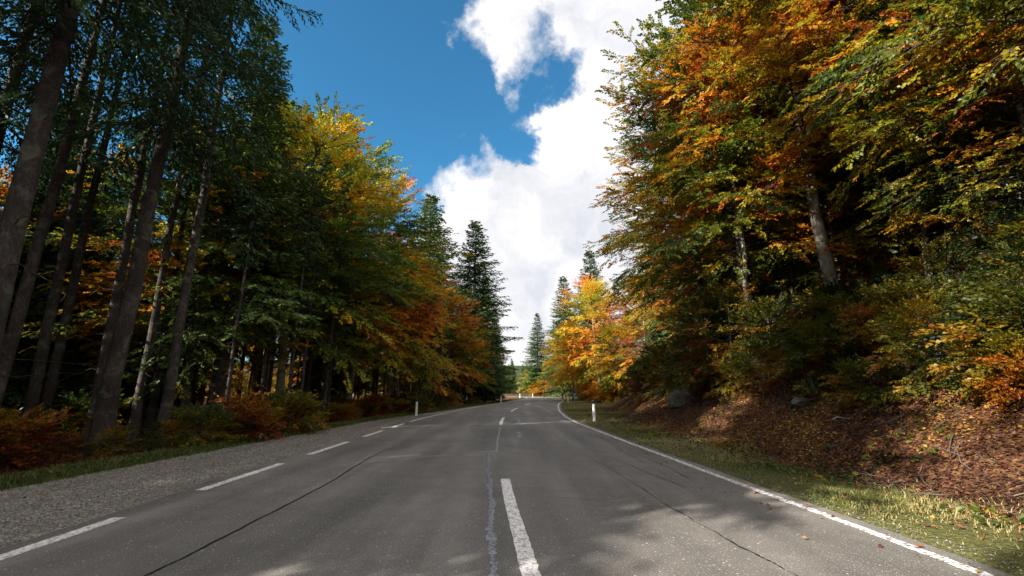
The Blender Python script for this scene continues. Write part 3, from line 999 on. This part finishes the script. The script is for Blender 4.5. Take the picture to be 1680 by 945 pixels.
def scatter(n, xr, yr, dmin, fn, clear_l=3.0, clear_r=3.5, tries=4000):
    k = 0
    for _ in range(tries):
        if k >= n:
            break
        x, y = rt.uniform(*xr), rt.uniform(*yr)
        d, i = lateral([x], [y]); d, i = float(d[0]), int(i[0])
        if d < 0 and -d < RC[i, 2] + SH_OUT[i] + clear_l:
            continue
        if d >= 0 and d < RC[i, 3] + VERGE[i] + clear_r:
            continue
        if not free(x, y, dmin) or (d < 0 and x > -13.5 and -1 < y < 14):
            continue
        fn(x, y, k)
        k += 1


def left_edge(n, tmin, tmax, ymin, ymax, dmin, fn):
    k = 0
    for _ in range(6000):
        if k >= n:
            return
        y = rt.uniform(ymin, ymax)
        i = int(np.argmin(np.abs(RY[:400] - y)))
        x = RC[i, 0] - RC[i, 2] - SH_OUT[i] - rt.uniform(tmin, tmax)
        if free(x, y, dmin):
            fn(x, y, k)
            k += 1


for k, (x, y, hh) in enumerate(((-12.6, 12.0, 21), (-11.8, 13.0, 22), (-11.6, 14.2, 20), (-9.75, 12.8, 22), (-12.3, 15.6, 19), (-10.9, 17.2, 15), (-9.9, 17.9, 13), (-9.6, 19.6, 12.5),
                                (-10.3, 22.8, 13), (-9.0, 22.2, 12), (-9.7, 26.4, 13), (-8.4, 29.6, 11), (-11.9, 10.4, 22), (-13.6, 13.4, 21), (-14.2, 16.2, 18), (-13.0, 18.4, 15), (-12.0, 20.0, 14))):
    tree('spruce_stem', x, y, hh, 'slim straight dark trunk in the front rows of the left wood', group='slim trunks in the front rows of the left wood', hue=.4)

# deep wood on the left: thin dark trunks, then lit yellow and orange under-trees between them
def poles(x, y, k):
    if k % 4 == 3:
        tree('beech_thin', x, y, rt.uniform(11, 15), 'slender broadleaf trunk deep in the wood left of the road', group='thin broadleaf trees in the left wood', hue=rt.uniform(.3, .65))
    else:
        tree('spruce_pole', x, y, rt.uniform(12, 17.5), 'thin dark spruce trunk deep in the wood left of the road', group='thin spruce trunks in the left wood', hue=.4, wide=rt.uniform(.8, 1.2))


left_edge(52, 2.0, 7.5, 14, 62, .95, lambda x, y, k: tree('spruce_pole', x, y, rt.uniform(10, 13), 'slim straight dark trunk in the front rows of the left wood',
          group='slim trunks in the front rows of the left wood', hue=.45, wide=rt.uniform(.75, 1.1)))
scatter(20, (-27, -13), (4, 26), 2.2, lambda x, y, k: tree('spruce_full', x, y, rt.uniform(8, 12), 'dense dark spruce in the shade behind the first thick trunks',
        group='dense spruces behind the first thick trunks', hue=.3), clear_l=4.5)
scatter(80, (-42, -9.5), (1, 75), 1.5, poles, clear_l=3.6)
scatter(34, (-95, -42), (-10, 95), 2.5, poles)
scatter(34, (-40, -12), (8, 72), 2.2, lambda x, y, k: tree('sapling', x, y, rt.uniform(3.5, 7), 'young autumn tree growing between the dark trunks of the left wood',
        group='young trees in the left wood', hue=rt.uniform(.36, .7), spread=.6, val=1.1), clear_l=4.5)
# trees behind the far road and across the gap
scatter(16, (-7, 12), (118, 150), 2.6, lambda x, y, k: tree('spruce_full', x, y, rt.uniform(6.5, 9.5), 'small distant green spruce in the gap beyond the far bend', group='small spruces in the gap', hue=.85), clear_r=2, clear_l=2)
scatter(20, (-60, -6), (116, 150), 4.0, lambda x, y, k: tree('spruce_full', x, y, rt.uniform(9, 15), 'distant spruce in the wood beyond the far bend', group='spruces beyond the far bend', hue=.7), clear_r=2, clear_l=2)
# wooded slope on the right
def slope(x, y, k):
    if k % 3 == 0:
        tree('spruce_full' if k % 2 else 'spruce_pole', x, y, rt.uniform(13, 19), 'spruce high in the wood on the right slope', group='spruces on the right slope', hue=.5)
    else:
        tree('beech_tall' if k % 2 else 'beech_thin', x, y, rt.uniform(14, 19), 'beech high in the wood on the right slope', group='beeches on the right slope', hue=rt.uniform(.35, .68))


scatter(62, (12, 46), (4, 60), 2.6, slope, clear_r=6.0)
scatter(22, (18, 60), (48, 105), 4.0, lambda x, y, k: tree('spruce_full' if k % 2 else 'beech_tall', x, y, rt.uniform(13, 18), 'tree in the wood behind the sunlit far trees',
        group='wood behind the sunlit far trees', hue=rt.uniform(.45, .65)), clear_r=4)
# wood beside and behind the camera: it shades the near road
SHADE = [('spruce_stem', -14.5, -7.4, 22), ('spruce_pole', -12.6, -3.2, 21), ('spruce_full', -12.2, -.55, 28), ('spruce_full', -11.8, -9.6, 26), ('spruce_full', -18.5, -3.9, 28), ('spruce_full', -15.5, 4.5, 29), ('spruce_near', -19, 4, 25), ('spruce_full', -18, -14.2, 28),
         ('beech_big', -13, -16, 19), ('spruce_near', -10.5, -19, 24), ('spruce_near', -23, -20, 25), ('beech_tall', -27, -6, 20)]
for kd, x, y, hh in SHADE:
    tree(kd, x, y, hh, wide=.78 if kd == 'spruce_full' else 1.0, label='roadside tree standing beside and behind the viewpoint', group='roadside trees beside the viewpoint', hue=.45)

# ------------------------------------------------------------------ undergrowth shrubs
def shrub_right(x, y, k):
    kd = ('shrub', 'bush', 'sapling', 'shrub', 'bush', 'shrub')[k % 6]
    h_ = {'shrub': rt.uniform(1.2, 2.3), 'bush': rt.uniform(.7, 1.3), 'sapling': rt.uniform(2.4, 4.2)}[kd]
    if kd == 'sapling' and y < 13:
        kd, h_ = 'bush', 1.1
    hue = rt.choice([.12, .2, .3, .4, .5, .65, .8]) if kd != 'sapling' else rt.choice([.2, .3, .42])
    if y < 14:
        h_ = min(h_, 1.5); hue = rt.choice([.15, .28, .40, .5, .68])
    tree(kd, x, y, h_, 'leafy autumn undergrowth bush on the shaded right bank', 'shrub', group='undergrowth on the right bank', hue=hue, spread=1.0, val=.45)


def on_bank(n, tmin, tmax, ymin, ymax, dmin, fn):
    k = 0
    for _ in range(6000):
        if k >= n:
            return
        y = rt.uniform(ymin, ymax)
        i = int(np.argmin(np.abs(RY[:400] - y)))
        t = rt.uniform(tmin, tmax)
        x = RC[i, 0] + RC[i, 3] + VERGE[i] + t
        if free(x, y, dmin):
            fn(x, y, k)
            k += 1


on_bank(72, 2.3, 7.5, 3, 36, .62, shrub_right)
on_bank(12, 3.2, 7.0, 13, 32, 1.0, lambda x, y, k: tree('spruce_young', x, y, rt.uniform(1.0, 2.4), 'small dark spruce growing among bushes on the right bank',
        group='young spruces on the right bank', hue=.5))


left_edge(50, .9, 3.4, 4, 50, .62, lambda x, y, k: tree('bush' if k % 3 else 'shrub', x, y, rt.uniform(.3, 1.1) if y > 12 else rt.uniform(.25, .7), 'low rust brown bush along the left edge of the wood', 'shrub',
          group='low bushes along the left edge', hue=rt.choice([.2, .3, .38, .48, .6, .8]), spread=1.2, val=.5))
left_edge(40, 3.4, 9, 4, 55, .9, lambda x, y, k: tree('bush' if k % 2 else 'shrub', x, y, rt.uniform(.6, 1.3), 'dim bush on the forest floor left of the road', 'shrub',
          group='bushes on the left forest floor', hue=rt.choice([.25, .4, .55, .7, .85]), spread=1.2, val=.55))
tree('bush', 8.1, 6.85, .75, 'orange and yellow bush low on the bank at the right edge of the photo', 'shrub', hue=.50, spread=.8, val=.85)

for k in range(16):
    x, y = 10.5 + 1.0 * (k % 8) + rt.uniform(-.4, .4), 52 + 14 * (k // 8) + rt.uniform(-2, 4)
    tree('shrub', x, y, rt.uniform(1.8, 3.2), 'sunlit golden shrub at the foot of the glowing far trees', 'shrub', group='golden shrubs under the far trees', hue=rt.choice([.42, .5, .6, .7]), spread=.6, val=1.1, wide=1.2)

# ------------------------------------------------------------------ leaf litter, grass, pebbles (nobody could count them)
def scatter_flat(name, X, Y, size, tint, mat, curl=.5, color=(0, 1, 1, 1), seed=1, lift=.012, aspect=.36):
    r = np.random.RandomState(seed)
    Z = ground_h(X, Y)
    N = len(X)
    a = r.uniform(0, 2 * PI, N)
    d = nrm(np.stack([np.cos(a), np.sin(a), r.normal(0, curl * .6, N)], 1))
    up = nrm(np.stack([r.normal(0, curl, N), r.normal(0, curl, N), np.ones(N)], 1))
    s_ = nrm(np.cross(up, d)); n_ = np.cross(d, s_)
    P = np.stack([X, Y, Z + lift + r.uniform(0, .02, N)], 1)
    l = size[:, None]
    V = np.stack([P - d * l * .5, P + s_ * l * aspect + n_ * l * .18, P + d * l * .5, P - s_ * l * aspect + n_ * l * .18], 1).reshape(-1, 3)
    o = obj(name, mesh_from(name, V, np.arange(len(V)).reshape(-1, 4), attrs={'tint': np.repeat(tint, 4)}), mat, kind='stuff')
    o.color = color
    return o


r = np.random.RandomState(77)


def rand_right(n, tlo, thi, ylo=-1., yhi=40., pw=1.7):
    y = ylo + (yhi - ylo) * r.rand(n) ** pw
    i = np.searchsorted(RY[:400], y).clip(1, 399)
    t = r.uniform(tlo, thi, n)
    return RC[i, 0] + RC[i, 3] + .22 + t, y, t, VERGE[i]


x, y, t, vg = rand_right(230000, .4, 9.5)
p = ss((t - vg * .55) / (vg * .6 + .3)) * .95 + .05
k = r.rand(len(x)) < p
x, y = x[k], y[k]
ll = scatter_flat('fallen_leaves', x, y, r.uniform(.030, .075, len(x)), clump_noise(np.stack([x, y, 0 * x], 1), 3, .5) * .8 + r.normal(0, .24, len(x)), M_LITTER, seed=2, color=(.5, 1, 1, 1))
ll['label'] = 'red brown fallen leaves covering the right bank'
y = -1 + 45 * r.rand(52000) ** 1.6
i = np.searchsorted(RY[:400], y).clip(1, 399)
x = RC[i, 0] - RC[i, 2] - SH_OUT[i] - .7 - 9 * r.rand(len(y)) ** 1.3
l2 = scatter_flat('fallen_leaves', x, y, r.uniform(.06, .11, len(x)), r.normal(0, .25, len(x)), M_LITTER, seed=4, color=(.5, 1, 1, 1))
x, y, t, vg = rand_right(9000, .9, 6.5, 2, 34)
k = clump_noise(np.stack([x, y, 0 * x], 1), 61, .55) > .10
x, y = x[k], y[k]
l3 = scatter_flat('weeds', x, y, r.uniform(.05, .11, len(x)), r.normal(0, .2, len(x)), M_LEAF, curl=.8, color=(.22, 1, .8, 1), seed=12, lift=.05, aspect=.4)
l3['label'] = 'low green weeds growing through the leaves on the right bank'
n_ = 260
y = 3 + 30 * r.rand(n_) ** 1.5
i = np.searchsorted(RY[:400], y).clip(1, 399)
k = r.rand(n_) < .6
x = np.where(k, RC[i, 0] + RC[i, 3] + .2 - np.abs(r.normal(0, .45, n_)), RC[i, 0] - RC[i, 2] - SH_OUT[i] + np.abs(r.normal(0, .9, n_)))
l4 = scatter_flat('scattered_leaves', x, y, r.uniform(.04, .07, n_), r.normal(.1, .25, n_), M_LITTER, color=(.5, 1, 1, 1), seed=14, lift=.055)
l4['label'] = 'a few fallen leaves blown on to the asphalt and gravel edges'
M_TWIG = plain('twig', (.10, .08, .06), .9, .3, 10)
n_ = 420
x, y, t, vg = rand_right(n_, 1.6, 8.0, 2, 34, 1.4)
rr2 = np.random.RandomState(9)
tbx = Tubes()
for a in range(n_):
    an = rr2.uniform(0, 6.28); L_ = rr2.uniform(.12, .7)
    q = np.array([[x[a] + math.cos(an) * L_ * u, y[a] + math.sin(an) * L_ * u] for u in (0, .35, .7, 1)]) + rr2.normal(0, .02, (4, 2))
    zz = ground_h(q[:, 0], q[:, 1]) + .02 + rr2.uniform(0, .05)
    tbx.add(np.column_stack([q, zz]), np.array([.008, .007, .005, .003]) * rr2.uniform(.6, 1.4), 4)
l5 = obj('fallen_twigs', tbx.mesh('fallen_twigs'), M_TWIG, kind='stuff')
l5['label'] = 'small fallen twigs scattered over the leafy right bank'
l2['label'] = 'brown fallen leaves on the forest floor left of the road'


def grass(name, X, Y, hgt, tint, seed=1, wd=.0045):
    r = np.random.RandomState(seed)
    N = len(X)
    Z = ground_h(X, Y) - .01
    a = r.uniform(0, 2 * PI, N)
    ln = r.uniform(.2, 2.0, N) * hgt
    base = np.stack([X, Y, Z], 1)
    hd = np.stack([np.cos(a), np.sin(a), 0 * a], 1)
    sd = np.stack([-np.sin(a), np.cos(a), 0 * a], 1) * (wd * r.uniform(.7, 1.6, N))[:, None]
    mid = base + hd * (ln * .35)[:, None]; mid[:, 2] += hgt * .62
    tip = base + hd * ln[:, None]; tip[:, 2] += hgt * r.uniform(.75, 1.0, N)
    V = np.stack([base - sd, base + sd, mid + sd * .8, mid - sd * .8, tip], 1).reshape(-1, 3)
    b = np.arange(N) * 5
    F4 = np.stack([b, b + 1, b + 2, b + 3], 1)
    F3 = np.stack([b + 3, b + 2, b + 4], 1)
    o = obj(name, mesh_from(name, V, F4, F3, attrs={'tint': np.repeat(tint, 5)}), M_GRASS, kind='stuff')
    o.color = (.5, 1, 1, 1)
    return o


x, y, t, vg = rand_right(300000, .05, 5.5, -1, 70, 2.0)
cl = clump_noise(np.stack([x, y, 0 * x], 1), 8, 1.1)
pp = (1 - ss((t - vg * .8) / (vg * .45 + .3))) * np.clip(.62 + cl * 1.2, .12, 1) * ss((t + .12) / .45)
k = r.rand(len(x)) < pp
x, y, t, cl = x[k], y[k], t[k], cl[k]
hg = r.uniform(.02, .075, len(x)) * (1 + .6 * cl) * (.55 + .45 * ss(t / 1.0)) * (1 + (r.rand(len(x)) < .04) * .9)
g1 = grass('grass', x, y, hg, clump_noise(np.stack([x, y, 0 * x], 1), 19, .5) * .8 + r.normal(.26, .18, len(x)), 5, wd=.0042)
g1['label'] = 'short green and straw coloured grass on the right verge'
y = -1 + 62 * r.rand(80000) ** 1.5
i = np.searchsorted(RY[:400], y).clip(1, 399)
tt = r.uniform(-.12, 1.5, len(y))
k = r.rand(len(y)) < (1 - ss((tt - .8) / .7)) * ss((tt + .15) / .3)
y, i, tt = y[k], i[k], tt[k]
x = RC[i, 0] - RC[i, 2] - .25 - SH_OUT[i] - tt
g2 = grass('grass', x, y, r.uniform(.05, .15, len(x)), r.normal(-.18, .16, len(x)), 6)
g2['label'] = 'narrow strip of green grass between shoulder and wood'

# the mass of the wood far behind the left trunks
N = 70000
x = -48 - 40 * r.rand(N); y = -50 + 170 * r.rand(N)
top = 15 + 4 * np.sin(y * .21) + 3 * np.sin(y * .53 + x * .3)
z = ground_h(x, y) + top * r.rand(N) ** 1.2
P = np.stack([x, y, z], 1)
P = P[clump_noise(P, 41, .12) > -.12]
N = len(P)
d = nrm(r.normal(size=(N, 3)) * (1, 1, .5)); u_ = nrm(r.normal(size=(N, 3)) + (0, 0, 1))
s_ = nrm(np.cross(u_, d)); l = r.uniform(.25, .6, N)[:, None]
V = np.stack([P - d * l * .5, P + s_ * l * .35, P + d * l * .5, P - s_ * l * .35], 1).reshape(-1, 3)
o = obj('distant_wood', mesh_from('distant_wood', V, np.arange(len(V)).reshape(-1, 4), attrs={'tint': np.repeat(clump_noise(P, 42, .08) * 1.2 + r.normal(0, .06, N), 4)}), M_LEAF, kind='stuff')
o.color = (.42, 1, .9, 1)
o['label'] = 'far-off autumn wood glimpsed between the left trunks'

# pebbles on the shoulder and along the ragged right edge of the asphalt
def pebbles(name, X, Y, Z, size, seed):
    r = np.random.RandomState(seed)
    N = len(X)
    base = np.array([(1, 0, 0), (0, 1, 0), (-1, 0, 0), (0, -1, 0), (0, 0, .8), (0, 0, -.6)], float)
    f = np.array([(0, 1, 4), (1, 2, 4), (2, 3, 4), (3, 0, 4), (1, 0, 5), (2, 1, 5), (3, 2, 5), (0, 3, 5)])
    V = base[None] * size[:, None, None] * r.uniform(.6, 1.3, (N, 6, 1))
    a = r.uniform(0, 6.28, N)
    V = np.stack([V[..., 0] * np.cos(a)[:, None] - V[..., 1] * np.sin(a)[:, None], V[..., 0] * np.sin(a)[:, None] + V[..., 1] * np.cos(a)[:, None], V[..., 2]], -1)
    V = V + np.stack([X, Y, Z], 1)[:, None]
    F = (f[None] + (np.arange(N) * 6)[:, None, None]).reshape(-1, 3)
    o = obj(name, mesh_from(name, V.reshape(-1, 3), None, F, attrs={'tint': np.repeat(r.rand(N), 6)}), M_PEB, kind='stuff')
    return o


mp_, tp_ = material('pebble')
ap = tp_.n('ShaderNodeAttribute', attribute_name='tint', attribute_type='GEOMETRY')
cp = tp_.ramp(ap.outputs['Fac'], [(0, (.07, .06, .05)), (.6, (.12, .105, .09)), (1, (.22, .20, .18))])
pp_ = tp_.n('ShaderNodeBsdfPrincipled', ins={'Base Color': cp, 'Roughness': .85})
tp_.n('ShaderNodeOutputMaterial', ins={'Surface': pp_.outputs[0]})
M_PEB = mp_
y = 1 + 26 * r.rand(26000) ** 1.7
i = np.searchsorted(RY[:400], y).clip(1, 399)
x = RC[i, 0] - RC[i, 2] - .27 - SH_OUT[i] * r.rand(len(y))
pb = pebbles('gravel', x, y, np.zeros(len(x)), r.uniform(.004, .014, len(x)), 3)
pb['label'] = 'loose grey pebbles on the left shoulder'
x, y, t, vg = rand_right(5000, -.10, .28, 1, 22, 1.6)
pb = pebbles('gravel', x, y, ground_h(x, y) + .004, r.uniform(.004, .013, len(x)), 4)
pb['label'] = 'loose grit along the ragged right edge of the asphalt'


# ------------------------------------------------------------------ delineator posts, sign, boulders, dead sticks
def prism(sec, zs, scales):
    """stack a closed outline at heights zs"""
    sec = np.array(sec, float)
    n = len(sec)
    V = []
    for z, s_ in zip(zs, scales):
        for p_ in sec:
            V.append((p_[0] * s_[0], p_[1] * s_[1], z))
    F = []
    for k in range(len(zs) - 1):
        for a in range(n):
            b = (a + 1) % n
            F.append((k * n + a, k * n + b, (k + 1) * n + b, (k + 1) * n + a))
    me = bpy.data.meshes.new('post')
    faces = [tuple(f_) for f_ in F] + [tuple(range(n))[::-1], tuple(range((len(zs) - 1) * n, len(zs) * n))]
    me.from_pydata(V, [], faces)
    me.update()
    return me


SEC = [(-.06, -.035), (-.035, -.055), (.035, -.055), (.06, -.035), (.06, .03), (.03, .05), (-.03, .05), (-.06, .03)]


def box_mesh(name, w_, d_, h_, c_=(0, 0, 0), bev=.004):
    import bmesh
    bm = bmesh.new()
    bmesh.ops.create_cube(bm, size=1)
    for v in bm.verts:
        v.co = (v.co.x * w_ + c_[0], v.co.y * d_ + c_[1], v.co.z * h_ + c_[2])
    bmesh.ops.bevel(bm, geom=bm.edges[:], offset=bev, segments=2, affect='EDGES')
    me = bpy.data.meshes.new(name)
    bm.to_mesh(me); bm.free()
    return me


post_body = prism(SEC, [-.15, .78, .785], [(1, 1), (.92, .92), (.88, .88)])
post_cap = prism(SEC, [.785, .79, .90, .95, .955], [(.95, .95), (.99, .99), (.97, .97), (.86, .8), (.7, .6)])
post_refl = box_mesh('reflector', .05, .012, .17, (0, -.054, .64))
POSTS = [(gxy(683, 682), 'white delineator post nearest on the left grass strip', None), (gxy(975, 692), 'white delineator post with black cap nearest on the right verge', None),
         (gxy(822, 661), 'small white delineator post at the left edge where the road narrows away', None), (gxy(932, 660), 'white delineator post on the right verge beside the small blue sign', None),
         (gxy(917.6, 655.5), 'tiny white delineator post at the right end of the edge line', None), (gxy(853, 653), 'tiny white delineator post on the left grass before the far bend', None),
         (gxy(848.5, 655.2), 'tiny pale delineator post just left of the one before the far bend', None), (gxy(874, 651.6), 'tiny delineator post at the outside of the far bend', None)]
P0 = None
for (x, y), lab, _ in POSTS:
    t = thing('delineator_post', lab, 'roadside post', (x, y, gh1(x, y)), rt.uniform(-.15, .15), 'white delineator posts along the road')
    if P0 is None:
        P0 = [obj('post_body', post_body, M_POST, t), obj('cap', post_cap, M_BLACK, t), obj('reflector', post_refl, M_REFL, t)]
    else:
        for o_ in P0:
            c_ = o_.copy(); col.objects.link(c_); c_.parent = t
sx, sy_ = gxy(943, 661)
t = thing('road_sign', 'small blue panel on a thin grey pole beside the far right verge', 'sign', (sx, sy_, gh1(sx, sy_)))
tb = Tubes(); tb.add([(0, 0, -.2), (0, 0, .5), (0, 0, 1.05)], .022, 8)
obj('pole', tb.mesh('pole'), M_METAL, t)
obj('panel', box_mesh('panel', .34, .015, .26, (0, -.03, .92)), M_BLUE, t)


def boulder(x, y, s, label, seed, z=0):
    import bmesh
    bm = bmesh.new()
    bmesh.ops.create_icosphere(bm, subdivisions=3, radius=1)
    P = np.array([v.co[:] for v in bm.verts])
    r_ = np.random.RandomState(seed)
    d_ = clump_noise(P, seed, .9) * .35 + clump_noise(P, seed + 1, 2.5) * .14
    for _ in range(7):     # planes that knock off flat faces
        n_ = nrm(r_.normal(size=3)); k_ = r_.uniform(.55, .8)
        h_ = P @ n_
        P = P - np.maximum(h_ - k_, 0)[:, None] * n_ * .85
    P = P * (1 + d_ * .5)[:, None]
    for v, p_ in zip(bm.verts, P):
        v.co = (p_[0] * s[0], p_[1] * s[1], p_[2] * s[2])
    me = bpy.data.meshes.new('boulder')
    bm.to_mesh(me); bm.free()
    o_ = obj('boulder', me, M_STONE)
    o_.location = (x, y, gh1(x, y) + z)
    o_['label'] = label; o_['category'] = 'rock'
    return o_


boulder(7.2, 19.2, (.62, .5, .48), 'large grey boulder stuck in the bank above the nearest right post', 5, .15)
boulder(7.55, 11.9, (.26, .2, .15), 'small pale rock among leaves in the middle of the right bank', 6, .08)
boulder(7.9, 20.6, (.35, .3, .25), 'smaller dark stone behind the large grey boulder', 7, .1)


def stick(x, y, pts, r_, label, twigs=0, seed=0):
    rr_ = np.random.RandomState(seed)
    tb_ = Tubes()
    P = np.array(pts, float)
    q = np.linspace(0, 1, 12)
    X = np.stack([np.interp(q, np.linspace(0, 1, len(P)), P[:, a]) for a in range(3)], 1)
    X[1:-1] += rr_.normal(0, .018, (10, 3))
    tb_.add(X, r_ * (1 - .75 * q), 7)
    for _ in range(twigs):
        a = rr_.randint(3, 11)
        dv = nrm(np.array([rr_.normal(0, 1), rr_.normal(0, .6), rr_.uniform(-.1, .6)])) * rr_.uniform(.2, .7)
        tb_.add([X[a], X[a] + dv * .5 + (0, 0, .03), X[a] + dv], np.array([r_ * .3, r_ * .2, .003]), 4)
    o_ = obj('dead_stem', tb_.mesh('dead_stem'), M_DEADWOOD)
    o_.location = (x, y, gh1(x, y) - .05)
    o_['label'] = label; o_['category'] = 'dead wood'
    return o_


stick(8.2, 7.7, [(0, 0, 0), (-.10, .05, .3), (-.2, .1, .7), (-.28, .15, 1.05)], .017, 'bare pale dead stem leaning left on the dark right bank', 7, 3)
stick(8.3, 15.5, [(0, 0, .2), (-.5, .1, .35), (-1.1, 0, .75)], .018, 'thin pale dead branch pointing left below the grey trunks', 3, 4)
stick(7.3, 9.6, [(-.6, 0, .03), (0, .2, .06), (.9, .5, .35)], .014, 'thin fallen stick lying on the leaf covered bank', 2, 5)
